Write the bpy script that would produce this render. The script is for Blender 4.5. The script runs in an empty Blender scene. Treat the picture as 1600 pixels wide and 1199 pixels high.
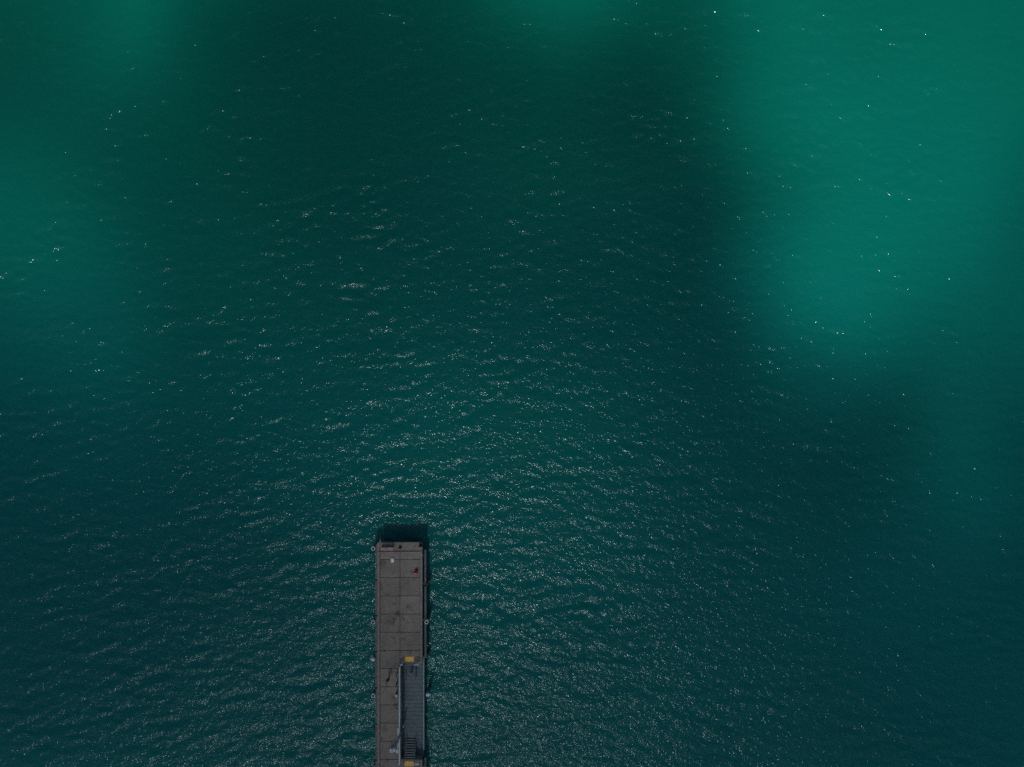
import bpy, bmesh, math, random
import numpy as np
from mathutils import Vector, Matrix

random.seed(7)
RNG = np.random.default_rng(11)
R = math.radians
scene = bpy.context.scene
COL = scene.collection

# ------------------------------------------------------------------ camera, sky, sun, exposure
DECK = 3.0                       # deck level above the water, metres
CAM_H = 127.4                    # drone height above the water
cam_d = bpy.data.cameras.new('camera')
cam_d.sensor_fit = 'HORIZONTAL'
cam_d.sensor_width = 36.0
cam_d.lens = 36.0 * 1244.0 / 1600.0
cam_d.clip_end = 6000.0
cam = bpy.data.objects.new('camera', cam_d)
cam.location = (0.0, 0.0, CAM_H)
COL.objects.link(cam)
scene.camera = cam

SUN_EL = R(52.0)
SHADOW_AZ = R(12.5)              # shadows fall this far to the right of straight up the picture
to_sun = Vector((-math.sin(SHADOW_AZ) * math.cos(SUN_EL), -math.cos(SHADOW_AZ) * math.cos(SUN_EL), math.sin(SUN_EL)))

world = bpy.data.worlds.new('World')
scene.world = world
world.use_nodes = True
wn = world.node_tree
sky = wn.nodes.new('ShaderNodeTexSky')
sky.sky_type = 'NISHITA'
sky.sun_disc = False
sky.sun_elevation = SUN_EL
sky.sun_rotation = math.atan2(to_sun.x, to_sun.y)
sky.air_density = 1.0
sky.dust_density = 0.6
sky.ozone_density = 3.0
wn.links.new(sky.outputs[0], wn.nodes['Background'].inputs[0])
wn.nodes['Background'].inputs[1].default_value = 0.05
world.cycles.sampling_method = 'NONE'

sun_d = bpy.data.lights.new('sun', 'SUN')
sun_d.energy = 4.5
sun_d.angle = R(1.1)
sun_d.color = (1.0, 0.98, 0.95)
sun = bpy.data.objects.new('sun', sun_d)
sun.rotation_euler = to_sun.to_track_quat('Z', 'Y').to_euler()
sun.location = to_sun * 900
COL.objects.link(sun)

scene.view_settings.view_transform = 'Standard'
scene.view_settings.look = 'None'
scene.view_settings.exposure = -0.12
scene.view_settings.gamma = 1.0
scene.render.engine = 'CYCLES'
cy = scene.cycles
cy.use_denoising = False
cy.max_bounces = 3
cy.diffuse_bounces = 1
cy.glossy_bounces = 1
cy.volume_bounces = 0
cy.transparent_max_bounces = 16
cy.sample_clamp_direct = 0.0
cy.sample_clamp_indirect = 3.0
cy.filter_width = 1.5

# ------------------------------------------------------------------ helpers
def tag(o, label=None, cat=None, group=None, kind=None):
    if label: o['label'] = label
    if cat: o['category'] = cat
    if group: o['group'] = group
    if kind: o['kind'] = kind
    return o

def empty(name, loc=(0, 0, 0), rz=0.0):
    o = bpy.data.objects.new(name, None)
    o.location = loc
    o.rotation_euler = (0, 0, rz)
    o.empty_display_size = 0.3
    COL.objects.link(o)
    return o

def obj(name, bm_or_mesh, mat, parent=None, loc=(0, 0, 0), smooth=False):
    if isinstance(bm_or_mesh, bmesh.types.BMesh):
        me = bpy.data.meshes.new(name)
        bmesh.ops.recalc_face_normals(bm_or_mesh, faces=bm_or_mesh.faces[:])
        bm_or_mesh.to_mesh(me)
        bm_or_mesh.free()
    else:
        me = bm_or_mesh
    if mat is not None and len(me.materials) == 0:
        for m in (mat if isinstance(mat, (list, tuple)) else [mat]):
            me.materials.append(m)
    if smooth:
        me.polygons.foreach_set('use_smooth', [True] * len(me.polygons))
    o = bpy.data.objects.new(name, me)
    o.location = loc
    COL.objects.link(o)
    if parent is not None:
        o.parent = parent
    return o

def bx(bm, x0, x1, y0, y1, z0, z1, bevel=0.0):
    vs = [bm.verts.new((x, y, z)) for z in (z0, z1) for y in (y0, y1) for x in (x0, x1)]
    fs = [bm.faces.new([vs[i] for i in q]) for q in ((0, 2, 3, 1), (4, 5, 7, 6), (0, 1, 5, 4), (2, 6, 7, 3), (0, 4, 6, 2), (1, 3, 7, 5))]
    if bevel > 0:
        es = list({e for f in fs for e in f.edges})
        bmesh.ops.bevel(bm, geom=es, offset=bevel, segments=1, affect='EDGES')
    return bm

def box(*a, bevel=0.0):
    return bx(bmesh.new(), *a, bevel=bevel)

def lathe(bm, prof, seg=20, center=(0, 0, 0)):
    """prof: list of (r, z); closed at r == 0 ends."""
    rings = []
    for r, z in prof:
        if r <= 1e-6:
            rings.append([bm.verts.new((center[0], center[1], center[2] + z))])
        else:
            rings.append([bm.verts.new((center[0] + r * math.cos(2 * math.pi * k / seg), center[1] + r * math.sin(2 * math.pi * k / seg), center[2] + z)) for k in range(seg)])
    for a, b in zip(rings[:-1], rings[1:]):
        for k in range(seg):
            k2 = (k + 1) % seg
            if len(a) == 1 and len(b) == 1: continue
            if len(a) == 1: bm.faces.new((a[0], b[k], b[k2]))
            elif len(b) == 1: bm.faces.new((a[k], a[k2], b[0]))
            else: bm.faces.new((a[k], a[k2], b[k2], b[k]))
    return bm

def tube(bm, pts, rad, seg=8):
    """tapered round tube along pts with closed ends; rad a number or one per point."""
    pts = [Vector(p) for p in pts]
    rads = rad if isinstance(rad, (list, tuple)) else [rad] * len(pts)
    rings = []
    prev_n = None
    for i, p in enumerate(pts):
        if i == 0: t = pts[1] - pts[0]
        elif i == len(pts) - 1: t = pts[-1] - pts[-2]
        else: t = (pts[i + 1] - pts[i]).normalized() + (pts[i] - pts[i - 1]).normalized()
        t.normalize()
        n = prev_n if prev_n is not None else (Vector((0, 0, 1)) if abs(t.z) < 0.9 else Vector((1, 0, 0)))
        n = (n - t * n.dot(t)).normalized()
        prev_n = n
        b = t.cross(n)
        rings.append([bm.verts.new(p + (n * math.cos(2 * math.pi * k / seg) + b * math.sin(2 * math.pi * k / seg)) * rads[i]) for k in range(seg)])
    for a, b in zip(rings[:-1], rings[1:]):
        for k in range(seg):
            bm.faces.new((a[k], a[(k + 1) % seg], b[(k + 1) % seg], b[k]))
    bm.faces.new(rings[0][::-1])
    bm.faces.new(rings[-1])
    return bm

# ------------------------------------------------------------------ materials
def new_mat(name):
    m = bpy.data.materials.new(name)
    m.use_nodes = True
    return m, m.node_tree, m.node_tree.nodes['Principled BSDF']

def weathered(name, c0, c1, scale=1.2, rough=0.85, metal=0.0, vary=0.0, speck=0.0, bump=0.3, fine=14.0, dirt=None):
    """two-tone noise colour with optional per-object variation, fine specks and relief."""
    m, nt, b = new_mat(name)
    N = nt.nodes; L = nt.links
    tc = N.new('ShaderNodeTexCoord')
    geo = N.new('ShaderNodeNewGeometry')
    n1 = N.new('ShaderNodeTexNoise'); n1.inputs['Scale'].default_value = scale; n1.inputs['Detail'].default_value = 6; n1.inputs['Roughness'].default_value = 0.62
    L.new(geo.outputs['Position'], n1.inputs['Vector'])
    rmp = N.new('ShaderNodeValToRGB')
    rmp.color_ramp.elements[0].position = 0.32; rmp.color_ramp.elements[0].color = (*c0, 1)
    rmp.color_ramp.elements[1].position = 0.68; rmp.color_ramp.elements[1].color = (*c1, 1)
    L.new(n1.outputs['Fac'], rmp.inputs['Fac'])
    col = rmp.outputs['Color']
    n2 = N.new('ShaderNodeTexNoise'); n2.inputs['Scale'].default_value = fine; n2.inputs['Detail'].default_value = 4
    L.new(geo.outputs['Position'], n2.inputs['Vector'])
    if speck > 0:
        mp = N.new('ShaderNodeMapRange'); mp.inputs['From Min'].default_value = 0.3; mp.inputs['From Max'].default_value = 0.7
        mp.inputs['To Min'].default_value = 1 - speck; mp.inputs['To Max'].default_value = 1 + speck
        L.new(n2.outputs['Fac'], mp.inputs['Value'])
        mx = N.new('ShaderNodeMix'); mx.data_type = 'RGBA'; mx.blend_type = 'MULTIPLY'; mx.inputs['Factor'].default_value = 1
        L.new(col, mx.inputs['A']); L.new(mp.outputs['Result'], mx.inputs['B'])
        col = mx.outputs['Result']
    if dirt:
        dc, lo, hi, sc = dirt
        n3 = N.new('ShaderNodeTexNoise'); n3.inputs['Scale'].default_value = sc; n3.inputs['Detail'].default_value = 5; n3.inputs['Distortion'].default_value = 0.6
        L.new(geo.outputs['Position'], n3.inputs['Vector'])
        mp = N.new('ShaderNodeMapRange'); mp.inputs['From Min'].default_value = lo; mp.inputs['From Max'].default_value = hi; mp.clamp = True
        L.new(n3.outputs['Fac'], mp.inputs['Value'])
        mx = N.new('ShaderNodeMix'); mx.data_type = 'RGBA'
        L.new(mp.outputs['Result'], mx.inputs['Factor']); L.new(col, mx.inputs['A']); mx.inputs['B'].default_value = (*dc, 1)
        col = mx.outputs['Result']
    if vary > 0:
        oi = N.new('ShaderNodeObjectInfo')
        mp = N.new('ShaderNodeMapRange'); mp.inputs['To Min'].default_value = 1 - vary; mp.inputs['To Max'].default_value = 1 + vary
        L.new(oi.outputs['Random'], mp.inputs['Value'])
        mx = N.new('ShaderNodeMix'); mx.data_type = 'RGBA'; mx.blend_type = 'MULTIPLY'; mx.inputs['Factor'].default_value = 1
        L.new(col, mx.inputs['A']); L.new(mp.outputs['Result'], mx.inputs['B'])
        col = mx.outputs['Result']
    L.new(col, b.inputs['Base Color'])
    b.inputs['Roughness'].default_value = rough
    b.inputs['Metallic'].default_value = metal
    b.inputs['Specular IOR Level'].default_value = 0.3
    if bump > 0:
        bp = N.new('ShaderNodeBump'); bp.inputs['Strength'].default_value = bump; bp.inputs['Distance'].default_value = 0.01
        L.new(n2.outputs['Fac'], bp.inputs['Height']); L.new(bp.outputs['Normal'], b.inputs['Normal'])
    return m

M = {}
M['slab'] = weathered('slab_concrete', (0.218, 0.190, 0.154), (0.288, 0.256, 0.212), 0.55, 0.9, vary=0.11, speck=0.10, dirt=((0.09, 0.078, 0.058), 0.55, 0.75, 0.9))
M['curb'] = weathered('curb_concrete', (0.22, 0.19, 0.155), (0.32, 0.285, 0.24), 1.6, 0.9, speck=0.16, dirt=((0.16, 0.13, 0.10), 0.58, 0.75, 1.7))
M['beam'] = weathered('beam_concrete', (0.16, 0.15, 0.13), (0.26, 0.24, 0.22), 0.9, 0.9, speck=0.1)
M['fender'] = weathered('fender_timber', (0.11, 0.125, 0.14), (0.20, 0.215, 0.23), 1.5, 0.85, speck=0.25, fine=6)
M['rubber'] = weathered('rubber', (0.012, 0.012, 0.012), (0.03, 0.03, 0.03), 2, 0.8)
M['grate'] = weathered('landing_grating', (0.104, 0.148, 0.156), (0.146, 0.196, 0.204), 0.5, 0.6, vary=0.05, speck=0.12)
M['galv'] = weathered('galvanised_steel', (0.32, 0.42, 0.45), (0.44, 0.54, 0.57), 2.0, 0.5, metal=0.2, speck=0.08)
M['galv_dull'] = weathered('dull_galvanised_steel', (0.10, 0.135, 0.15), (0.16, 0.20, 0.215), 2.0, 0.55, metal=0.2, speck=0.1)
M['yellow'] = weathered('yellow_tactile', (0.90, 0.50, 0.085), (0.97, 0.62, 0.15), 2.5, 0.7, speck=0.12, dirt=((0.35, 0.22, 0.06), 0.6, 0.8, 3.0))
M['mast'] = weathered('mast_paint', (0.05, 0.11, 0.14), (0.08, 0.15, 0.18), 1.0, 0.5, speck=0.1)
M['white'] = weathered('white_plastic', (0.70, 0.74, 0.75), (0.82, 0.84, 0.84), 2.0, 0.5, speck=0.05)
M['lamp'] = weathered('lamp_housing', (0.50, 0.62, 0.66), (0.70, 0.78, 0.80), 3.0, 0.45, speck=0.1)
M['lens'] = weathered('lamp_lens', (0.12, 0.20, 0.24), (0.2, 0.28, 0.32), 3.0, 0.15)
M['iron'] = weathered('black_iron', (0.012, 0.012, 0.014), (0.03, 0.028, 0.026), 4, 0.55, speck=0.2)
M['pile'] = weathered('pile_steel', (0.05, 0.05, 0.045), (0.11, 0.10, 0.09), 1.2, 0.8, speck=0.25)
M['pile_dark'] = weathered('pile_inside', (0.01, 0.012, 0.012), (0.03, 0.03, 0.03), 2, 0.9)
M['bench'] = weathered('faded_pink_timber', (0.30, 0.20, 0.21), (0.46, 0.34, 0.35), 3.0, 0.8, vary=0.12, speck=0.2)
M['bench_dark'] = weathered('bench_frame', (0.05, 0.035, 0.045), (0.09, 0.06, 0.075), 3, 0.6)
M['bag'] = weathered('white_bag', (0.66, 0.72, 0.76), (0.84, 0.86, 0.88), 6.0, 0.5)

def cloth(name, c, rough=0.9):
    return weathered(name, tuple(x * 0.82 for x in c), tuple(min(1, x * 1.15) for x in c), 5.0, rough, speck=0.08, fine=40)
M['skin'] = weathered('skin', (0.50, 0.32, 0.24), (0.58, 0.38, 0.29), 8, 0.6)
M['hair'] = cloth('dark_hair', (0.015, 0.012, 0.010), 0.6)
M['eye'] = cloth('eye', (0.02, 0.02, 0.02), 0.3)
M['lip'] = cloth('lip', (0.42, 0.18, 0.16), 0.5)

# ------------------------------------------------------------------ water
def water_material():
    m, nt, b = new_mat('sea_water')
    N = nt.nodes; L = nt.links
    geo = N.new('ShaderNodeNewGeometry')
    # slight natural variation of the silt in the water
    n0 = N.new('ShaderNodeTexNoise'); n0.inputs['Scale'].default_value = 0.018; n0.inputs['Detail'].default_value = 3
    L.new(geo.outputs['Position'], n0.inputs['Vector'])
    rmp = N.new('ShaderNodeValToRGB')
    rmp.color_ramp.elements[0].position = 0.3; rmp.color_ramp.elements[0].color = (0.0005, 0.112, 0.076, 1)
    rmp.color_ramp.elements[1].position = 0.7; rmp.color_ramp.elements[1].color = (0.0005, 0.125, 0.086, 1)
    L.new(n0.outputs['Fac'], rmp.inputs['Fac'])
    # skylight's blue on the shaded water painted into its colour, stronger towards the pier
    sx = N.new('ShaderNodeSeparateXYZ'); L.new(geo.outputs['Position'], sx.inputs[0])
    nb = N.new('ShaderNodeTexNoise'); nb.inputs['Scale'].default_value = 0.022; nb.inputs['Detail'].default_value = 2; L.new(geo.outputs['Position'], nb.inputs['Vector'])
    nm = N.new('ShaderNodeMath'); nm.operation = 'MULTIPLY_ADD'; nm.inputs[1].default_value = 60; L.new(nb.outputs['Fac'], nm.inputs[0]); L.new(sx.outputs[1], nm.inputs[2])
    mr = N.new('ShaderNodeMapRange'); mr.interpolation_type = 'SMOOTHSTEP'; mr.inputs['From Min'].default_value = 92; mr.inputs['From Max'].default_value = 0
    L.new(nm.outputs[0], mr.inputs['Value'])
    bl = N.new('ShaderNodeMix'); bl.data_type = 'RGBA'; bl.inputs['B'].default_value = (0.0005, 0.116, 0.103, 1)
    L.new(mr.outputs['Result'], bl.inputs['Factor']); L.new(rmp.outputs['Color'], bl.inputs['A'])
    # ripples: three sizes of small wavelets, crests running across the picture
    h = None
    for sc, amp, stretch, rot, dist in ((0.7, 0.036, 0.65, -4, 0.3), (1.7, 0.029, 0.70, -18, 0.3), (4.9, 0.0176, 0.70, -26, 0.1)):
        mp = N.new('ShaderNodeMapping'); mp.vector_type = 'TEXTURE'
        mp.inputs['Rotation'].default_value = (0, 0, R(rot)); mp.inputs['Scale'].default_value = (1 / stretch, 1, 1)
        L.new(geo.outputs['Position'], mp.inputs['Vector'])
        n = N.new('ShaderNodeTexNoise'); n.inputs['Scale'].default_value = sc; n.inputs['Detail'].default_value = 1.0; n.inputs['Distortion'].default_value = dist
        L.new(mp.outputs['Vector'], n.inputs['Vector'])
        ma = N.new('ShaderNodeMath'); ma.operation = 'MULTIPLY'; ma.inputs[1].default_value = amp * 4
        L.new(n.outputs['Fac'], ma.inputs[0])
        if h is None: h = ma.outputs[0]
        else:
            ad = N.new('ShaderNodeMath'); ad.operation = 'ADD'
            L.new(h, ad.inputs[0]); L.new(ma.outputs[0], ad.inputs[1]); h = ad.outputs[0]
    bp = N.new('ShaderNodeBump'); bp.inputs['Strength'].default_value = 1.0; bp.inputs['Distance'].default_value = 1.0
    L.new(h, bp.inputs['Height'])
    # light welling up out of the silty water, under a glossy rippled skin
    N.remove(b)
    up = N.new('ShaderNodeCombineXYZ'); up.inputs[2].default_value = 1.0
    mixn = N.new('ShaderNodeMix'); mixn.data_type = 'VECTOR'; mixn.inputs['Factor'].default_value = 0.22
    L.new(up.outputs[0], mixn.inputs['A']); L.new(bp.outputs['Normal'], mixn.inputs['B'])
    nrm = N.new('ShaderNodeVectorMath'); nrm.operation = 'NORMALIZE'; L.new(mixn.outputs['Result'], nrm.inputs[0])
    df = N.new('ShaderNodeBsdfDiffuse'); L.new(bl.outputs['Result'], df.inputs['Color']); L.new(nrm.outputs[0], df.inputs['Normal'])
    gl = N.new('ShaderNodeBsdfGlossy'); gl.inputs['Roughness'].default_value = 0.112; gl.inputs['Color'].default_value = (0.74, 0.94, 0.98, 1); L.new(bp.outputs['Normal'], gl.inputs['Normal'])
    fr = N.new('ShaderNodeFresnel'); fr.inputs['IOR'].default_value = 1.333; L.new(bp.outputs['Normal'], fr.inputs['Normal'])
    ms = N.new('ShaderNodeMixShader'); L.new(fr.outputs[0], ms.inputs[0]); L.new(df.outputs[0], ms.inputs[1]); L.new(gl.outputs[0], ms.inputs[2])
    out = [q for q in N if q.type == 'OUTPUT_MATERIAL'][0]
    L.new(ms.outputs[0], out.inputs['Surface'])
    return m

def make_water():
    n, size = 768, 200.0
    k1 = np.fft.fftfreq(n, d=size / n) * 2 * np.pi
    kx, ky = np.meshgrid(k1, k1)
    k = np.hypot(kx, ky); k[0, 0] = 1e-6
    lam = 2 * np.pi / k
    th = np.arctan2(ky, kx)
    def band(l0, width, direction, power):
        env = np.exp(-0.5 * (np.log(lam / l0) / width) ** 2)
        return env * np.abs(np.cos(th - direction)) ** power
    spec = 1.0 * band(2.4, 0.38, R(82), 4) + 0.6 * band(5.5, 0.32, R(96), 6) + 0.9 * band(2.0, 0.36, R(114), 5) + 0.9 * band(1.2, 0.3, R(66), 1.5)
    amp = spec / k ** 1.9
    ph = RNG.standard_normal((n, n)) + 1j * RNG.standard_normal((n, n))
    z = np.real(np.fft.ifft2(amp * ph))
    gy, gx = np.gradient(z, size / n)
    z *= 0.092 / gy.std()
    # slow swell groups: patches of steeper and flatter water
    g = np.real(np.fft.ifft2(np.exp(-0.5 * (k / 0.45) ** 2) * (RNG.standard_normal((n, n)) + 1j * RNG.standard_normal((n, n)))))
    z *= np.clip(1 + 0.35 * g / g.std(), 0.3, 2.0)
    c = np.linspace(-size / 2, size / 2, n)
    X, Y = np.meshgrid(c, c)
    edge = np.clip((size / 2 - np.maximum(np.abs(X), np.abs(Y))) / 10.0, 0, 1)
    z *= edge
    co = np.stack([X, Y, z], -1).reshape(-1, 3)
    i = np.arange(n * n).reshape(n, n)
    quads = np.stack([i[:-1, :-1], i[:-1, 1:], i[1:, 1:], i[1:, :-1]], -1).reshape(-1, 4)
    # open sea beyond, out to the horizon
    F = 3000.0; s = size / 2
    b0 = len(co)
    co = np.vstack([co, np.array([(-F, -F, 0), (F, -F, 0), (F, F, 0), (-F, F, 0)], float)])
    a0, a1, a2, a3 = i[0, 0], i[0, -1], i[-1, -1], i[-1, 0]
    quads = np.vstack([quads, np.array([(b0, b0 + 1, a1, a0), (b0 + 1, b0 + 2, a2, a1), (b0 + 2, b0 + 3, a3, a2), (b0 + 3, b0, a0, a3)])])
    me = bpy.data.meshes.new('water')
    me.vertices.add(len(co)); me.vertices.foreach_set('co', co.ravel())
    me.loops.add(quads.size); me.loops.foreach_set('vertex_index', quads.ravel().astype(np.int32))
    me.polygons.add(len(quads)); me.polygons.foreach_set('loop_start', np.arange(0, quads.size, 4, dtype=np.int32))
    me.polygons.foreach_set('use_smooth', np.ones(len(quads), bool))
    me.update(calc_edges=True)
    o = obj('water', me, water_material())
    tag(o, 'green sea water with small wavelets and sun glitter', None, None, 'structure')
make_water()

# ------------------------------------------------------------------ clouds (above the camera; the sun shines between and through them)
# share of sunlight reaching the water, every 10 m across the place (north row first)
LIGHT = np.array([
    [.34, .44, .78, .34, .13, .10, .12, .26, .76, .88, .44, .74, .88, .85, .80, .85, .82],
    [.26, .32, .44, .22, .12, .10, .10, .12, .20, .26, .12, .44, .84, .92, .88, .88, .80],
    [.26, .30, .26, .17, .11, .09, .10, .12, .13, .12, .09, .20, .70, .95, .92, .92, .72],
    [.50, .42, .22, .14, .10, .09, .09, .11, .14, .13, .09, .08, .44, 1.0, .98, .92, .48],
    [.52, .48, .31, .20, .12, .09, .08, .09, .10, .09, .08, .06, .34, 1.0, .96, .78, .40],
    [.22, .28, .26, .18, .12, .10, .10, .10, .10, .09, .07, .05, .18, .88, .66, .50, .46],
    [.09, .12, .15, .15, .13, .11, .12, .15, .17, .15, .10, .06, .05, .26, .20, .40, .26],
    [.06, .07, .08, .09, .10, .11, .13, .17, .19, .17, .12, .08, .05, .06, .12, .30, .12],
    [.04, .04, .04, .05, .06, .08, .11, .15, .18, .15, .11, .08, .06, .05, .09, .20, .08],
    [.03, .02, .02, .02, .03, .05, .08, .11, .13, .11, .09, .07, .05, .05, .06, .11, .06],
    [.03, .02, .01, .01, .02, .03, .05, .07, .08, .07, .06, .05, .05, .04, .05, .06, .05],
    [.03, .02, .01, .01, .01, .02, .03, .04, .05, .05, .05, .04, .04, .04, .04, .04, .04],
    [.03, .02, .01, .01, .01, .01, .02, .03, .03, .03, .03, .03, .04, .04, .04, .04, .04]])
CLOUD_Z = 430.0
CLOUD_SIGMA = 0.020
T_MIN = 0.052

def cubic(a, x):
    """Catmull-Rom along axis 0 of a at positions x."""
    n = a.shape[0]
    x = np.clip(x, 0, n - 1.0001)
    i = np.floor(x).astype(int); f = (x - i)[:, None]
    p0, p1, p2, p3 = a[np.maximum(i - 1, 0)], a[i], a[i + 1], a[np.minimum(i + 2, n - 1)]
    return p1 + 0.5 * f * (p2 - p0 + f * (2 * p0 - 5 * p1 + 4 * p2 - p3 + f * (3 * (p1 - p2) + p3 - p0)))

def smooth_noise(shape, step, length, seed):
    r = np.random.default_rng(seed)
    kx = np.fft.fftfreq(shape[1], d=step) * 2 * np.pi; ky = np.fft.fftfreq(shape[0], d=step) * 2 * np.pi
    k = np.hypot(*np.meshgrid(kx, ky))
    f = np.real(np.fft.ifft2(np.exp(-0.5 * (k * length) ** 2) * np.fft.fft2(r.standard_normal(shape))))
    return f / f.std()

def cloud_mat():
    m = bpy.data.materials.new('cloud_vapour'); m.use_nodes = True
    nt = m.node_tree
    for nd in list(nt.nodes):
        if nd.type != 'OUTPUT_MATERIAL': nt.nodes.remove(nd)
    v = nt.nodes.new('ShaderNodeVolumeScatter')
    v.inputs['Color'].default_value = (1, 1, 1, 1); v.inputs['Density'].default_value = CLOUD_SIGMA; v.inputs['Anisotropy'].default_value = 0.6
    out = [nd for nd in nt.nodes if nd.type == 'OUTPUT_MATERIAL'][0]
    nt.links.new(v.outputs[0], out.inputs['Volume'])
    return m
CLOUD_MAT = cloud_mat()

def cloud_from_thickness(name, gx, gy, thick, seed, z=CLOUD_Z, label=''):
    """closed lumpy body: thickness is measured along the sun's ray; the body is sheared along that ray so its shade lands as mapped."""
    ny, nx = thick.shape
    X, Y = np.meshgrid(gx, gy)
    lump = smooth_noise(thick.shape, gx[1] - gx[0], 6.0, seed) * 5.0
    mid = 0.25
    s = np.array(to_sun)
    base = np.stack([X, Y, np.zeros_like(X)], -1)
    t0 = z / s[2]
    wob = lump * np.clip(thick / 20.0, 0, 1)
    top = base + s * (t0 + thick * (1 - mid) + wob)[..., None]
    bot = base + s * (t0 - thick * mid + wob)[..., None]
    solid = thick > 0.05
    it = np.full((ny, nx), -1); ib = np.full((ny, nx), -1)
    verts = []; quads = []
    def vid(arr, tabl, j, i):
        if tabl[j, i] < 0:
            tabl[j, i] = len(verts); verts.append(tuple(arr[j, i]))
        return tabl[j, i]
    anyq = solid[:-1, :-1] | solid[1:, :-1] | solid[:-1, 1:] | solid[1:, 1:]
    for j, i in zip(*np.nonzero(anyq)):
        ct = []; cb = []
        for dj, di in ((0, 0), (0, 1), (1, 1), (1, 0)):
            jj, ii = j + dj, i + di
            a = vid(top, it, jj, ii)
            if solid[jj, ii]: c = vid(bot, ib, jj, ii)
            else: c = a
            ct.append(a); cb.append(c)
        quads.append(tuple(ct))
        f = []
        for q in cb[::-1]:
            if q not in f: f.append(q)
        if len(f) >= 3 and set(f) != set(ct): quads.append(tuple(f))
    me = bpy.data.meshes.new(name)
    me.from_pydata(verts, [], quads)
    o = obj(name, me, CLOUD_MAT, smooth=True)
    tag(o, label, None, None, 'structure')
    return o

def make_clouds():
    step = 2.5
    # main cloud: from the light map, running on past the picture into scattered cloud
    gx = np.arange(-150, 150.1, step); gy = np.arange(-130, 130.1, step)
    px = gx / 10.24 + 8.0; py = (-gy) / 10.24 + 6.0
    Lm = cubic(LIGHT, py); Lm = cubic(Lm.T.copy(), px).T
    Lm = np.clip(Lm, 0.0, 1.0)
    # ragged edges: the wind has pulled the outline about
    def warp(a, dj, di):
        J, I = np.meshgrid(np.arange(a.shape[0], dtype=float), np.arange(a.shape[1], dtype=float), indexing='ij')
        J = np.clip(J + dj / step, 0, a.shape[0] - 1.001); I = np.clip(I + di / step, 0, a.shape[1] - 1.001)
        j0, i0 = J.astype(int), I.astype(int); fj, fi = J - j0, I - i0
        return (a[j0, i0] * (1 - fi) + a[j0, i0 + 1] * fi) * (1 - fj) + (a[j0 + 1, i0] * (1 - fi) + a[j0 + 1, i0 + 1] * fi) * fj
    Lm = warp(Lm, 1.7 * smooth_noise(Lm.shape, step, 8.0, 71) + 1.2 * smooth_noise(Lm.shape, step, 3.5, 72), 1.7 * smooth_noise(Lm.shape, step, 8.0, 73) + 1.2 * smooth_noise(Lm.shape, step, 3.5, 74))
    X, Y = np.meshgrid(gx, gy)
    out = np.maximum(np.abs(X) / 82.0, np.abs(Y) / 61.5)
    far = 0.42 + 0.33 * smooth_noise(Lm.shape, step, 14.0, 5)
    w = np.clip((out - 1.0) / 0.35, 0, 1); w = w * w * (3 - 2 * w)
    Lm = Lm * (1 - w) + np.clip(far, 0, 1) * w
    Lm = Lm + (0.022 * smooth_noise(Lm.shape, step, 4.0, 9) + 0.03 * smooth_noise(Lm.shape, step, 9.0, 19)) * np.clip(Lm / 0.35, 0.3, 1) * (Lm < 0.97)
    rim = np.clip((np.maximum(np.abs(X) / 150, np.abs(Y) / 130) - 0.86) / 0.12, 0, 1)
    Lm = np.clip(Lm * (1 - rim) + rim, 0, 1)
    T = T_MIN + (1 - T_MIN) * Lm
    thick = np.where(Lm > 0.985, 0, -np.log(T) / CLOUD_SIGMA)
    cloud_from_thickness('cloud', gx, gy, thick, 3, label='ragged grey cloud shading the pier and the open water')
    # the same broken cloud around it
    for q, (cx, cy_, rx, ry) in enumerate(((-330, 60, 120, 80), (60, 330, 150, 90), (370, -60, 110, 95), (-120, -330, 140, 85), (300, 300, 90, 75), (-330, -260, 95, 70), (290, -330, 120, 80), (-300, 340, 110, 80))):
        st = 7.0
        ax = np.arange(-rx - 20, rx + 20.1, st); ay = np.arange(-ry - 20, ry + 20.1, st)
        U, V = np.meshgrid(ax / rx, ay / ry)
        nz = smooth_noise(U.shape, st, 22.0, 40 + q)
        h = np.clip(1.0 - (U ** 2 + V ** 2) * 1.25 + 0.28 * nz, 0, 1)
        h *= (np.maximum(np.abs(ax)[None, :] / (rx + 14), np.abs(ay)[:, None] / (ry + 14)) < 1)
        thick = 85 * np.sqrt(h) * h
        cloud_from_thickness('cloud', ax + cx, ay + cy_, thick, 60 + q, label='broken grey cloud drifting over the open sea')
make_clouds()

# ------------------------------------------------------------------ pier
W0, W1 = -21.0, -14.0            # deck edges
Y_END = -24.8                    # seaward end
Y_FAR = -76.0                    # runs on towards the shore, past the picture
REC_X, REC_Y0, REC_Y1 = -17.38, -43.7, -58.7     # recess of the lower landing
LAND = DECK - 1.4

pier = empty('pier', (0, 0, 0))
tag(pier, 'long grey concrete pier with a sunken boat landing along its right side', 'pier')

# body under the slabs
b = bmesh.new()
bx(b, W0 + 0.04, W1 - 0.04, REC_Y0 + 0.04, Y_END - 0.04, 2.35, 2.76)
obj('deck_base', b, M['beam'], pier)
obj('deck_base', box(W0 + 0.04, REC_X - 0.02, REC_Y1 - 0.02, REC_Y0 + 0.03, 2.352, 2.762), M['beam'], pier)
obj('deck_base', box(W0 + 0.04, W1 - 0.04, Y_FAR + 0.04, REC_Y1 - 0.04, 2.35, 2.76), M['beam'], pier)

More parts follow.
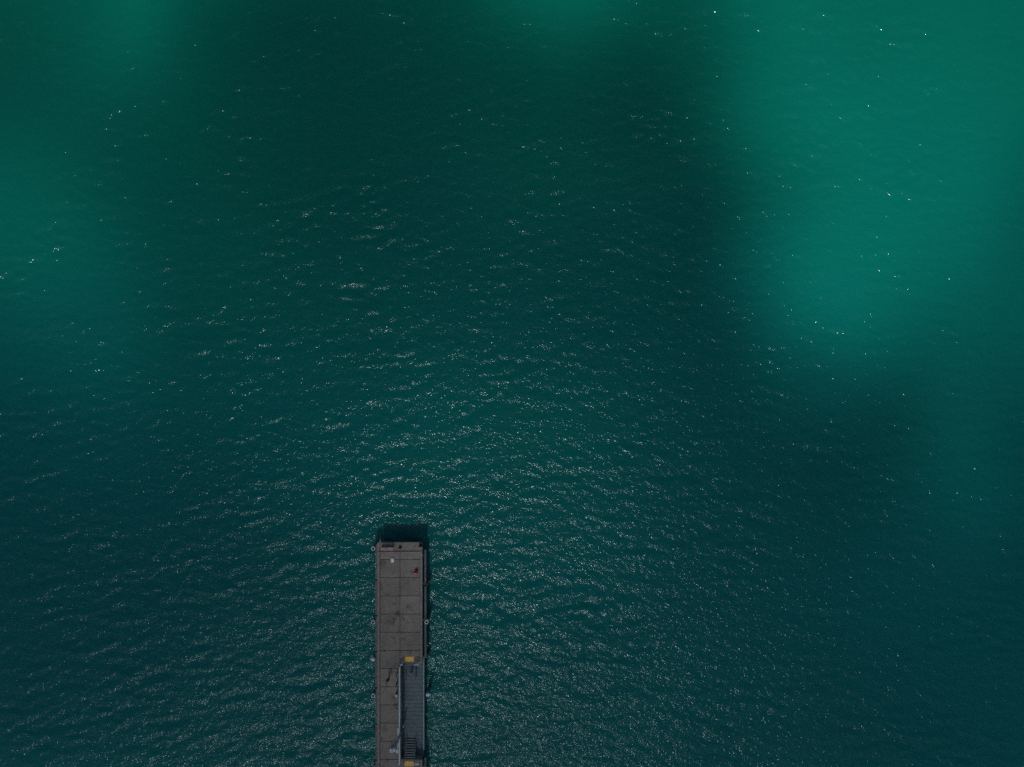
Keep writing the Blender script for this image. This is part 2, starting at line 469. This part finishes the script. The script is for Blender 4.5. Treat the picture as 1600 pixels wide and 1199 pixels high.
rows = [-26.22, -27.5] + [-27.5 - 2.84 * k for k in range(1, 18)]
JX = -17.5
g = 0.035
def slab(x0, x1, y0, y1):
    cx, cy_ = (x0 + x1) / 2, (y0 + y1) / 2
    dz = random.uniform(-0.006, 0.006)
    obj('deck_slab', box(x0 + g - cx, x1 - g - cx, y0 + g - cy_, y1 - g - cy_, -0.23, 0.0, bevel=0.012), M['slab'], pier, (cx, cy_, DECK + dz))
for ya, yb in zip(rows[:-1], rows[1:]):
    slab(W0 + 0.35, JX, yb, ya)
    # right column: interrupted by the landing
    if yb >= REC_Y0: slab(JX, W1 - 0.35, yb, ya)
    elif ya > REC_Y0: slab(JX, W1 - 0.35, REC_Y0 + 0.02, ya)
    elif yb < REC_Y1 < ya: slab(JX, W1 - 0.35, yb, REC_Y1 - 0.02)
    elif ya <= REC_Y1: slab(JX, W1 - 0.35, yb, ya)

# kerbs in lengths, with their own joints
def kerb(x0, x1, y0, y1, h):
    n = max(1, round(abs(y1 - y0) / 5.7))
    for k in range(n):
        a = y0 + (y1 - y0) * k / n; c = y0 + (y1 - y0) * (k + 1) / n
        lo, hi = min(a, c), max(a, c)
        obj('kerb', box(x0, x1, lo + 0.012, hi - 0.012, 2.77, DECK + h, bevel=0.02), M['curb'], pier)
kerb(W0, W0 + 0.34, Y_END - 1.36, Y_FAR, 0.20)
kerb(W1 - 0.34, W1, Y_END - 1.36, REC_Y0, 0.16)
kerb(W1 - 0.34, W1, REC_Y1 - 0.02, Y_FAR, 0.16)
obj('end_block', box(W0, W1, Y_END - 1.30, Y_END, 2.77, DECK + 0.06, bevel=0.025), M['slab'], pier)
obj('joint_strip', box(W0 + 0.36, W1 - 0.36, Y_END - 1.44, Y_END - 1.31, 2.77, 2.84), M['rubber'], pier)
kerb_l = obj('kerb', box(W0 + 0.001, W0 + 0.34, Y_END - 1.30, Y_END - 0.02, DECK + 0.062, DECK + 0.20, bevel=0.02), M['curb'], pier)
# strip carrying the fence beside the landing
obj('kerb', box(JX - 0.02, REC_X, REC_Y1, REC_Y0, DECK - 0.22, DECK + 0.055, bevel=0.01), M['curb'], pier)

# cross heads and bearing piles below the deck
bent = [-25.6, -31.4, -37.1, -42.9, -48.6, -54.4, -60.1, -65.9, -71.6]
for y in bent:
    x1 = W1 - 0.1 if not (REC_Y1 < y < REC_Y0) else REC_X - 0.1
    obj('cross_head', box(W0 + 0.1, x1, y - 0.45, y + 0.45, 1.55, 2.35, bevel=0.03), M['beam'], pier)
    for x in (-20.1, -17.9) + ((-15.1,) if x1 > -15 else ()):
        obj('bearing_pile', lathe(bmesh.new(), [(0, -4), (0.32, -4), (0.32, 1.56), (0, 1.56)], 14), M['pile'], pier, (x, y, 0), True)

# timber fender beams along both sides, below the deck
def fender(x0, x1, y0, y1, z0, z1):
    n = max(1, round(abs(y1 - y0) / 5.75))
    for k in range(n):
        a = y0 + (y1 - y0) * k / n; c = y0 + (y1 - y0) * (k + 1) / n
        lo, hi = min(a, c), max(a, c)
        off = random.uniform(-0.03, 0.03)
        obj('fender_beam', box(x0 + off, x1 + off, lo + 0.10, hi - 0.10, z0, z1, bevel=0.03), M['fender'], pier)
fender(W0 - 0.42, W0 - 0.06, Y_END - 0.3, Y_FAR, 2.25, 2.6)
fender(W1 + 0.16, W1 + 0.50, Y_END - 1.3, REC_Y0 + 0.4, 1.65, 2.0)
fender(W1 + 0.16, W1 + 0.50, REC_Y1 - 0.2, Y_FAR, 1.65, 2.0)
for y in [-27.0] + bent[1:]:      # brackets tying the right fender to the deck
    if not (REC_Y1 < y < REC_Y0):
        obj('fender_bracket', box(W1 - 0.03, W1 + 0.155, y - 0.12, y + 0.12, 1.7, 2.5), M['galv_dull'], pier)

# landing: walls, joists, grating panels, edge beam
landing = obj('landing', box(REC_X + 0.02, W1 + 0.02, REC_Y1 + 0.02, REC_Y0 - 0.02, LAND - 0.35, LAND - 0.07), M['beam'], pier)
obj('landing_wall', box(REC_X - 0.28, REC_X - 0.005, REC_Y1 + 0.01, REC_Y0 - 0.01, 0.9, DECK - 0.23), M['beam'], pier)
obj('landing_wall', box(REC_X + 0.01, W1 - 0.05, REC_Y0 - 0.005, REC_Y0 + 0.035, 0.9, 2.74), M['beam'], pier)
obj('landing_wall', box(REC_X + 0.01, W1 - 0.05, REC_Y1 - 0.035, REC_Y1 + 0.005, 0.9, 2.74), M['beam'], pier)
npan = 24
ph = (REC_Y0 - REC_Y1 - 0.06) / npan
pm = bmesh.new()
bx(pm, REC_X + 0.03, W1 + 0.0, -ph / 2 + 0.018, ph / 2 - 0.018, -0.06, -0.02)
for k in range(14):                                   # bearing bars of one grating panel
    x = REC_X + 0.10 + k * ((W1 - REC_X - 0.16) / 13)
    bx(pm, x - 0.035, x + 0.035, -ph / 2 + 0.02, ph / 2 - 0.02, -0.021, 0.0)
pme = bpy.data.meshes.new('grating_panel'); bmesh.ops.recalc_face_normals(pm, faces=pm.faces[:]); pm.to_mesh(pme); pm.free()
pme.materials.append(M['grate'])
for k in range(npan):
    obj('grating_panel', pme, None, landing, (0, REC_Y1 + 0.03 + ph * (k + 0.5), LAND + random.uniform(-0.004, 0.004)))
obj('edge_beam', box(W1 + 0.03, W1 + 0.13, REC_Y1 + 0.9, REC_Y0 + 0.45, LAND - 0.3, LAND + 0.22, bevel=0.015), M['galv'], landing)
for y in (-45.5, -49.5, -53.5, -57.0):
    for x in (REC_X + 0.5, W1 - 0.4):
        obj('bearing_pile', lathe(bmesh.new(), [(0, -4), (0.25, -4), (0.25, LAND - 0.34), (0, LAND - 0.34)], 12), M['pile'], pier, (x, y, 0), True)

# two stairs between the deck and the landing
SX0, SX1 = -16.75, -15.2
def stairs(ytop, direction):
    st = empty('stairs', (0, ytop, 0)); st.parent = pier
    n = 8; run = 0.33; rise = 1.4 / (n + 1)
    for k in range(n):
        z = DECK - rise * (k + 1)
        y0 = direction * (k * run + 0.02); y1 = direction * (k * run + 0.24)
        obj('tread', box(SX0 + 0.05, SX1 - 0.05, min(y0, y1), max(y0, y1), z - 0.05, z, bevel=0.008), M['grate'], st)
        obj('nosing', box(SX0 + 0.05, SX1 - 0.05, max(y0, y1) - 0.05 if direction > 0 else min(y0, y1), max(y0, y1) if direction > 0 else min(y0, y1) + 0.05, z + 0.001, z + 0.012), M['galv_dull'], st)
    for x in (SX0, SX1):
        s = bmesh.new()
        tube(s, [(x, direction * 0.0, DECK - 0.12), (x, direction * (n * run + 0.1), LAND + 0.02)], 0.055, 6)
        obj('stringer', s, M['galv_dull'], st)
        h = bmesh.new()
        top = DECK + 0.95
        tube(h, [(x, -direction * 0.25, DECK + 0.02), (x, -direction * 0.25, top - 0.08), (x, -direction * 0.17, top), (x, direction * 0.1, top), (x, direction * (n * run), LAND + 0.95), (x, direction * (n * run + 0.2), LAND + 0.9), (x, direction * (n * run + 0.24), LAND)], 0.03, 8)
        obj('handrail', h, M['galv_dull'], st, smooth=True)
stairs(REC_Y0 - 0.03, -1)
stairs(REC_Y1 + 0.03, 1)

# tactile paving at the head of each stair
def tactile(y0, y1, label):
    pad = obj('tactile_pad', box(-16.75, -15.35, y0, y1, DECK + 0.0075, DECK + 0.016), M['yellow'], pier)
    pad['label'] = label
    d = bmesh.new()
    for i in range(12):
        for j in range(6):
            x = -16.69 + i * 1.28 / 11; y = y0 + 0.06 + j * (y1 - y0 - 0.12) / 5
            lathe(d, [(0.026, 0), (0.018, 0.008), (0, 0.008)], 6, (x, y, DECK + 0.0155))
    dd = obj('tactile_domes', d, M['yellow'], pad); dd['kind'] = 'stuff'
tactile(-43.42, -42.68, 'yellow tactile pad at the seaward stair')
tactile(-59.80, -59.05, 'yellow tactile pad at the shoreward stair')
obj('drain', box(-19.6, -19.3, -58.83, -58.62, DECK - 0.02, DECK + 0.009), M['iron'], pier)

# ------------------------------------------------------------------ railings
def railing(name, pts, label, group, step=1.75):
    p0, p1 = Vector(pts[0]), Vector(pts[1])
    t = empty(name, p0); tag(t, label, 'railing', group)
    d = p1 - p0; n = max(1, round(d.length / step))
    for k in range(n + 1):
        p = d * (k / n)
        pb = bmesh.new(); tube(pb, [(p.x, p.y, 0), (p.x, p.y, 1.08)], 0.035, 8)
        bx(pb, p.x - 0.07, p.x + 0.07, p.y - 0.07, p.y + 0.07, 0.0, 0.015)
        obj('post', pb, M['galv'], t)
    for h, r in ((0.32, 0.024), (0.60, 0.024), (0.86, 0.024)):
        rb = bmesh.new(); tube(rb, [(0, 0, h), (d.x, d.y, h)], r, 8); obj('rail', rb, M['galv'], t)
    tr = bmesh.new()
    ux = d.normalized(); s = Vector((-ux.y, ux.x, 0)) * 0.075
    vs = [tr.verts.new(q) for z in (1.08, 1.15) for q in (-s - ux * .05 + Vector((0, 0, z)), s - ux * .05 + Vector((0, 0, z)), d + s + ux * .05 + Vector((0, 0, z)), d - s + ux * .05 + Vector((0, 0, z)))]
    for q in ((0, 1, 2, 3), (7, 6, 5, 4), (0, 4, 5, 1), (1, 5, 6, 2), (2, 6, 7, 3), (3, 7, 4, 0)): tr.faces.new([vs[i] for i in q])
    obj('top_rail', tr, M['galv'], t)
railing('railing', ((-17.43, REC_Y0 - 0.2, DECK + 0.055), (-17.43, REC_Y1 - 0.4, DECK + 0.055)), 'long pale steel railing between the deck and the sunken landing', None)
railing('railing', ((-15.08, REC_Y0 + 0.13, DECK + 0.006), (-14.42, REC_Y0 + 0.13, DECK + 0.006)), 'short steel railing beside the stair nearest the pier end', None, 0.7)
railing('railing', ((-15.08, REC_Y1 - 0.26, DECK + 0.006), (-14.42, REC_Y1 - 0.26, DECK + 0.006)), 'short steel railing beside the yellow pad at the bottom picture edge', None, 0.7)
railing('railing', ((-17.25, REC_Y0 + 0.13, DECK + 0.006), (-16.95, REC_Y0 + 0.13, DECK + 0.006)), 'very short corner railing left of the stair nearest the pier end', None, 0.3)

# ------------------------------------------------------------------ folded davit arm
davit = empty('davit_arm', (-17.16, -53.75, LAND))
tag(davit, 'dark blue folded lifting arm with a pale head, reaching over the long railing', 'davit')
o3 = Vector((-17.16, -53.75, LAND))
P = lambda x, y, z: Vector((x, y, z)) - o3
obj('base_plate', box(-0.2, 0.2, -0.2, 0.2, 0.003, 0.05), M['galv'], davit)
obj('post', lathe(bmesh.new(), [(0, 0.05), (0.13, 0.05), (0.12, 3.05), (0.15, 3.06), (0.15, 3.22), (0, 3.22)], 14), M['mast'], davit, smooth=True)
obj('collar', lathe(bmesh.new(), [(0.122, 0.95), (0.2, 0.95), (0.2, 1.15), (0.122, 1.15)], 14), M['white'], davit)
tip = P(-18.12, -56.95, 3.75)
obj('boom', tube(bmesh.new(), [(0, 0, 3.10), P(-17.55, -55.1, 4.47), tip], [0.13, 0.12, 0.085], 10), M['mast'], davit, smooth=True)
obj('hydraulic_ram', tube(bmesh.new(), [P(-17.60, -55.2, 4.02), P(-17.66, -55.9, 3.93), P(-17.74, -56.6, 3.82)], [0.085, 0.085, 0.06], 8), M['white'], davit, smooth=True)
obj('ram_bracket', tube(bmesh.new(), [P(-17.60, -55.15, 4.0), P(-17.57, -55.15, 4.40)], 0.04, 6), M['mast'], davit)
obj('ram_bracket', tube(bmesh.new(), [P(-17.74, -56.62, 3.82), P(-18.03, -56.66, 3.82)], 0.035, 6), M['mast'], davit)
head = obj('head_frame', box(tip.x - 0.86, tip.x + 0.74, tip.y - 0.22, tip.y - 0.10, tip.z - 0.22, tip.z - 0.08, bevel=0.01), M['lamp'], davit)
for x, w, y in ((-0.62, 0.44, 0.0), (0.42, 0.60, -0.05), (-0.16, 0.22, 0.08)):
    obj('head_plate', box(tip.x + x - w / 2, tip.x + x + w / 2, tip.y - 0.42 + y, tip.y + 0.16 + y, tip.z - 0.075, tip.z - 0.02, bevel=0.015), M['lamp'], head)
for x in (-0.78, 0.66):
    obj('prop', box(tip.x + x - 0.04, tip.x + x + 0.04, tip.y - 0.20, tip.y - 0.12, DECK + 0.009 - LAND, tip.z - 0.221), M['galv'], head)
for x in (-0.66, -0.52, 0.28, 0.50):
    obj('rib', box(tip.x + x - 0.02, tip.x + x + 0.02, tip.y - 0.38, tip.y + 0.10, tip.z - 0.0195, tip.z + 0.03), M['mast'], head)
sign = empty('notice_board', (-17.60, -53.78, DECK + 0.004))
tag(sign, 'narrow white notice board standing against the long railing by the lifting arm', 'notice board')
obj('panel', box(-0.07, 0.07, -0.52, 0.52, 0.5, 1.45, bevel=0.008), M['white'], sign)
for y in (-0.42, 0.42):
    obj('leg', box(-0.025, 0.025, y - 0.025, y + 0.025, 0, 0.499), M['galv'], sign)

# ------------------------------------------------------------------ mooring piles
def mooring_pile(x, y, top, kind, label, group):
    t = empty('mooring_pile', (x, y, 0)); tag(t, label, 'pile', group)
    r = 0.29
    if kind == 'open':
        obj('shaft', lathe(bmesh.new(), [(0, -4), (r - 0.02, -4), (r - 0.02, top - 0.25), (r - 0.06, top - 0.25), (r - 0.06, top - 1.6), (0, top - 1.6)], 20), M['pile'], t, smooth=True)
        obj('rim', lathe(bmesh.new(), [(r - 0.018, top - 0.7), (r, top - 0.7), (r, top), (r - 0.085, top), (r - 0.085, top - 0.24), (r - 0.059, top - 0.248)], 20), M['white'], t)
    elif kind == 'capped':
        obj('shaft', lathe(bmesh.new(), [(0, -4), (r - 0.02, -4), (r - 0.02, top), (0, top)], 20), M['mast'], t, smooth=True)
        obj('cap', lathe(bmesh.new(), [(r - 0.018, top - 0.12), (r + 0.02, top - 0.12), (r + 0.02, top), (r * 0.5, top + 0.16), (0, top + 0.24)], 20), M['white'], t, smooth=True)
    else:
        obj('shaft', lathe(bmesh.new(), [(0, -4), (r - 0.02, -4), (r - 0.02, top), (0, top)], 20), M['pile'], t, smooth=True)
        obj('top_plate', lathe(bmesh.new(), [(0, top + 0.002), (r - 0.05, top + 0.002), (r - 0.05, top + 0.03), (0, top + 0.03)], 16), M['iron'], t)
LX, RX = -21.70, -13.28
ol = 'open white rimmed pile on the left side of the pier, '
mooring_pile(LX, -25.8, 3.1, 'open', ol + 'level with the bench', 'piles along the pier')
mooring_pile(LX + 0.12, -31.5, 1.9, 'plain', 'low dark pile left of the pier, level with the figure in red', 'piles along the pier')
mooring_pile(LX, -37.3, 3.1, 'open', ol + 'halfway along the deck', 'piles along the pier')
mooring_pile(LX, -43.1, 3.0, 'capped', 'white capped pile on the left side of the pier', 'piles along the pier')
mooring_pile(LX, -48.8, 3.1, 'open', 'open white rimmed pile left of the pier, level with the figure in navy', 'piles along the pier')
mooring_pile(LX + 0.12, -54.6, 1.9, 'plain', 'low dark pile left of the pier, level with the folded lifting arm', 'piles along the pier')
mooring_pile(LX + 0.12, -59.9, 1.9, 'plain', 'low dark pile left of the pier at the bottom picture edge', 'piles along the pier')
mooring_pile(RX - 0.08, -31.6, 2.2, 'plain', 'dark pile right of the pier, level with the figure in red', 'piles along the pier')
mooring_pile(RX - 0.08, -37.3, 3.0, 'open', 'open white rimmed pile on the right side of the pier', 'piles along the pier')
mooring_pile(RX - 0.08, -43.0, 1.4, 'plain', 'low dark pile right of the pier by the seaward yellow pad', 'piles along the pier')
mooring_pile(RX + 0.10, -48.7, 2.8, 'capped', 'white capped pile standing right of the sunken landing', 'piles along the pier')

# ------------------------------------------------------------------ things on the pier
bench = empty('bench', (-19.45, -25.72, DECK + 0.06))
tag(bench, 'faded pink slatted bench at the seaward end of the pier', 'bench')
for k in range(5):
    y = -0.24 + k * 0.12
    obj('seat_slat', box(-0.95, 0.95, y - 0.052, y + 0.052, 0.43, 0.47, bevel=0.006), M['bench'], bench)
for x in (-0.78, 0.0, 0.78):
    l = bmesh.new()
    bx(l, x - 0.035, x + 0.035, -0.27, -0.20, 0, 0.428); bx(l, x - 0.035, x + 0.035, 0.20, 0.27, 0, 0.428); bx(l, x - 0.035, x + 0.035, -0.199, 0.199, 0.35, 0.427)
    obj('leg_frame', l, M['bench_dark'], bench)
for k in range(2):
    obj('back_slat', box(-0.95, 0.95, 0.285, 0.315, 0.58 + k * 0.14, 0.68 + k * 0.14), M['bench_dark'], bench)
for x in (-0.78, 0.78):
    obj('back_post', box(x - 0.03, x + 0.03, 0.316, 0.36, 0.0, 0.82), M['bench_dark'], bench)

def bollard(x, y, z, s, label):
    t = empty('bollard', (x, y, z)); tag(t, label, 'bollard', 'mooring bollards')
    obj('flange', lathe(bmesh.new(), [(0, 0), (0.24 * s, 0), (0.24 * s, 0.04), (0, 0.04)], 16), M['iron'], t)
    obj('stem', lathe(bmesh.new(), [(0, 0.041), (0.15 * s, 0.041), (0.11 * s, 0.2 * s), (0.13 * s, 0.38 * s), (0, 0.38 * s)], 16), M['iron'], t, smooth=True)
    obj('horn', tube(bmesh.new(), [(-0.27 * s, 0, 0.37 * s), (-0.15 * s, 0, 0.43 * s), (0.15 * s, 0, 0.43 * s), (0.27 * s, 0, 0.37 * s)], [0.06 * s, 0.09 * s, 0.09 * s, 0.06 * s], 10), M['iron'], t, smooth=True)
bollard(-17.45, -25.62, DECK + 0.06, 0.95, 'small black mooring bollard at the middle of the pier end')
bollard(-14.25, -25.30, DECK + 0.06, 1.25, 'big black mooring bollard on the right corner of the pier end')
mk = empty('marker_light', (-14.12, -26.65, DECK + 0.16)); tag(mk, 'tiny white marker light on the right kerb near the pier end', 'marker light')
obj('base', lathe(bmesh.new(), [(0, 0), (0.085, 0), (0.085, 0.05), (0, 0.05)], 12), M['galv'], mk)
obj('dome', lathe(bmesh.new(), [(0.075, 0.051), (0.065, 0.12), (0, 0.16)], 12), M['white'], mk, smooth=True)

# crumpled white carrier bag
bag = empty('carrier_bag', (-18.66, -27.6, DECK + 0.007)); tag(bag, 'small white plastic bag lying on the deck near the bench', 'bag')
bb = bmesh.new()
bmesh.ops.create_icosphere(bb, subdivisions=3, radius=1.0)
rr = random.Random(4)
from mathutils import noise
for v in bb.verts:
    p = v.co.copy()
    q = Vector((max(-0.24, min(0.24, p.x * 0.32)), max(-0.33, min(0.30, p.y * 0.42)), (p.z + 1) * 0.09))
    if p.y > 0.55: q.x *= 1 - 0.6 * (p.y - 0.55) / 0.45
    q += Vector((noise.noise(p * 3.1), noise.noise(p * 3.1 + Vector((7, 0, 0))), 0.6 * noise.noise(p * 4 + Vector((0, 9, 0))))) * 0.03
    q.z = max(0.002, q.z)
    v.co = q
obj('sack', bb, M['bag'], bag)
for s in (-1, 1):
    obj('handle', tube(bmesh.new(), [(s * 0.05, 0.30, 0.08), (s * 0.075, 0.38, 0.06), (s * 0.05, 0.45, 0.05), (s * 0.015, 0.39, 0.06)], 0.014, 6), M['bag'], bag)

# ------------------------------------------------------------------ people
def V3(*a): return Vector(a)
def standing(lean=0.0, step=0.0, arms='down'):
    J = {'pelvis': V3(0, 0, .93), 'waist': V3(0, lean * .3, 1.07), 'chest': V3(0, lean * .7, 1.27), 'nb': V3(0, lean, 1.44), 'nt': V3(0, lean + .025, 1.53)}
    for s, n in ((-1, 'l'), (1, 'r')):
        st = step * s
        J['sh' + n] = V3(s * .175, lean, 1.40)
        J['hip' + n] = V3(s * .09, 0, .89)
        J['kn' + n] = V3(s * .10, .03 + st * .5, .49)
        J['an' + n] = V3(s * .10, -.02 + st, .085)
        J['toe' + n] = V3(s * .115, .17 + st, .035)
        if arms == 'rail':
            J['el' + n] = V3(s * .25, lean + .14, 1.18); J['wr' + n] = V3(s * .19, lean + .36, 1.18); J['pa' + n] = V3(s * .17, lean + .44, 1.185)
        else:
            J['el' + n] = V3(s * .235, lean - .03 - st * .35, 1.12); J['wr' + n] = V3(s * .235, lean + .05 - st * .6, .87); J['pa' + n] = V3(s * .225, lean + .07 - st * .65, .785)
    return J
def seated():
    J = {'pelvis': V3(0, 0, .10), 'waist': V3(0, .0, .25), 'chest': V3(0, .07, .44), 'nb': V3(0, .13, .60), 'nt': V3(0, .16, .685)}
    for s, n in ((-1, 'l'), (1, 'r')):
        J['sh' + n] = V3(s * .175, .12, .56); J['hip' + n] = V3(s * .09, .03, .10)
        J['kn' + n] = V3(s * .15, .38, .40); J['an' + n] = V3(s * .12, .52, .085); J['toe' + n] = V3(s * .13, .69, .035)
        J['el' + n] = V3(s * .26, .26, .36); J['wr' + n] = V3(s * .13, .43, .44); J['pa' + n] = V3(s * .07, .49, .43)
    return J

RAD = {'pelvis': (.135, .105), 'waist': (.125, .095), 'chest': (.145, .105), 'nb': (.085, .075), 'nt': (.052, .052), 'sh': (.072, .072), 'el': (.047, .047), 'wr': (.032, .032),
       'pa': (.036, .022), 'hip': (.098, .098), 'kn': (.064, .064), 'an': (.045, .045), 'toe': (.042, .034)}
BONES = [('pelvis', 'waist', 1), ('waist', 'chest', 1), ('chest', 'nb', 1), ('nb', 'nt', 0)]
for n in 'lr':
    BONES += [('nb', 'sh' + n, 1), ('sh' + n, 'el' + n, 1), ('el' + n, 'wr' + n, 4), ('wr' + n, 'pa' + n, 0), ('pelvis', 'hip' + n, 2), ('hip' + n, 'kn' + n, 2), ('kn' + n, 'an' + n, 2), ('an' + n, 'toe' + n, 3)]

def seg_dist(p, a, b):
    d = b - a
    t = max(0, min(1, (p - a).dot(d) / max(1e-9, d.length_squared)))
    return (p - a - d * t).length

def person(label, loc, facing, J, top, trousers, shoes, long_sleeve=True, scale=1.0, hat=None, hair_long=False, bulk=1.15, brim=1.0):
    root = empty('person', loc, facing); root.scale = (scale,) * 3
    tag(root, label, 'person')
    names = list(J)
    me = bpy.data.meshes.new('skeleton')
    me.from_pydata([J[k] for k in names], [(names.index(a), names.index(b)) for a, b, _ in BONES], [])
    o = bpy.data.objects.new('skeleton', me); COL.objects.link(o)
    sm = o.modifiers.new('skin', 'SKIN'); sm.use_smooth_shade = True
    if not me.skin_vertices:
        bm = bmesh.new(); bm.from_mesh(me); bm.verts.layers.skin.verify(); bm.to_mesh(me); bm.free()
    for i, k in enumerate(names):
        r = RAD[k] if k in RAD else RAD[k[:-1]]
        if k[:2] not in ('nt', 'wr', 'pa'): r = (r[0] * bulk, r[1] * bulk)
        me.skin_vertices[0].data[i].radius = r
        me.skin_vertices[0].data[i].use_root = (k == 'pelvis')
    ss = o.modifiers.new('sub', 'SUBSURF'); ss.levels = 1; ss.render_levels = 1
    bpy.context.view_layer.update()
    dg = bpy.context.evaluated_depsgraph_get()
    body = bpy.data.meshes.new_from_object(o.evaluated_get(dg))
    bpy.data.objects.remove(o)
    body.materials.clear()
    bm = bmesh.new(); bm.from_mesh(body)
    segs = [(J[a], J[b], (1 if long_sleeve else 0) if m == 4 else m) for a, b, m in BONES]
    for f in bm.faces:
        c = f.calc_center_median()
        f.material_index = min(segs, key=lambda s: seg_dist(c, s[0], s[1]))[2]
    # hands: four fingers and a thumb rooted in the palm, slightly curled
    n0 = len(bm.faces)
    for s, n in ((-1, 'l'), (1, 'r')):
        w, p = J['wr' + n], J['pa' + n]
        d = (p - w).normalized()
        side = V3(0, 0, 1).cross(d)
        if side.length < 0.5: side = V3(0, 1, 0)
        side.normalize(); nrm = d.cross(side) * -s
        for q, ln in ((-1.5, .062), (-.5, .074), (.5, .070), (1.5, .056)):
            a = p + side * q * .017
            tube(bm, [a - d * .02, a + d * ln * .45, a + d * ln * .8 + nrm * .012, a + d * ln + nrm * .03], [.0095, .009, .008, .006], 6)
        a = p - d * .05 + side * .03
        tube(bm, [a - side * .015, a + side * .02 + d * .02, a + side * .03 + d * .05 + nrm * .01], [.012, .011, .008], 6)
    for f in bm.faces[n0:] if False else list(bm.faces)[n0:]: f.material_index = 0
    # head with nose, ears, eyes, mouth
    hc = J['nt'] + V3(0, .015, .095)
    def blob(c, r, mi, sub=2):
        k0 = len(bm.faces)
        bmesh.ops.create_icosphere(bm, subdivisions=sub, radius=1.0, matrix=Matrix.Translation(c) @ Matrix.Diagonal((*r, 1)))
        for f in list(bm.faces)[k0:]: f.material_index = mi
    blob(hc, (.076, .094, .115), 0, 3)
    blob(hc + V3(0, .02, -.055), (.058, .072, .062), 0)
    blob(hc + V3(0, .097, -.012), (.013, .018, .024), 0, 1)
    for s in (-1, 1):
        blob(hc + V3(s * .077, -.005, -.005), (.011, .02, .03), 0, 1)
        blob(hc + V3(s * .032, .083, .012), (.012, .008, .007), 5, 1)
    blob(hc + V3(0, .089, -.058), (.024, .008, .007), 6, 1)
    bm.to_mesh(body); bm.free()
    for m in (M['skin'], top, trousers, shoes, top, M['eye'], M['lip']): body.materials.append(m)
    body.name = 'body'
    obj('body', body, None, root, smooth=True)
    # hair cap
    hb = bmesh.new()
    bmesh.ops.create_icosphere(hb, subdivisions=3, radius=1.0)
    for v in hb.verts:
        p = v.co.copy()
        if p.y > 0.35 and p.z < 0.45: p *= 0.9
        lo = -0.45 if not hair_long else -1.5
        z = p.z if p.z > lo else lo
        if p.z < 0 and hair_long and p.y < .2: z = p.z * 1.5
        v.co = hc + V3(p.x * .084, p.y * .098 - .012, z * .118 + .012)
    obj('hair', hb, M['hair'], root, smooth=True)
    if hat is not None:
        h = bmesh.new()
        c = hc + V3(0, 0, .045)
        lathe(h, [(.17 * brim, -.012), (.172 * brim, 0), (.10, .012), (.092, .07), (.06, .10), (0, .108)], 18, c)
        lathe(h, [(.17 * brim, -.012), (.098, -.006), (0, -.004)], 18, c)
        obj('hat', h, hat, root, smooth=True)
    return root

black = cloth('black_cloth', (0.012, 0.011, 0.014)); navy = cloth('navy_cloth', (0.012, 0.03, 0.075)); red = cloth('red_cloth', (0.86, 0.03, 0.09))
mauve = cloth('mauve_cloth', (0.36, 0.27, 0.29)); olive = cloth('olive_cloth', (0.10, 0.085, 0.06)); blue = cloth('pale_blue_cloth', (0.38, 0.52, 0.66))
darkj = cloth('dark_trousers', (0.02, 0.022, 0.03)); shoe = cloth('shoe', (0.03, 0.03, 0.03)); whitec = cloth('white_cap', (0.8, 0.82, 0.84)); pinkc = cloth('pink_cap', (0.75, 0.36, 0.38))

person('person in black walking alone across the left half of the deck', (-19.2, -45.9, DECK + 0.008), R(28), standing(0.02, 0.16), black, black, shoe, scale=1.05, bulk=1.5, hat=black, brim=0.8)
person('person in a red top and pale pink cap sitting on the deck', (-15.0, -29.65, DECK + 0.008), R(-8), seated(), red, darkj, shoe, scale=1.05, hat=pinkc, bulk=1.75, brim=0.65)
person('person in navy with a white hat leaning on the railing', (-17.93, -48.15, DECK + 0.008), R(-70), standing(0.06, 0.03, 'rail'), navy, navy, shoe, hat=whitec)
person('person in a mauve top by the railing, nearest the seaward stair', (-17.90, -45.1, DECK + 0.008), R(-110), standing(0.05, 0.02, 'rail'), mauve, darkj, shoe, scale=0.97, hair_long=True)
person('person in olive at the railing, between the mauve and navy figures', (-17.92, -46.65, DECK + 0.008), R(-80), standing(0.05, 0.03, 'rail'), olive, darkj, shoe)
person('person in a pale blue shirt on the seaward stair', (-15.75, -45.18, DECK - 1.4 / 9 * 5 + 0.004), R(160), standing(0.03, 0.0), blue, navy, shoe)
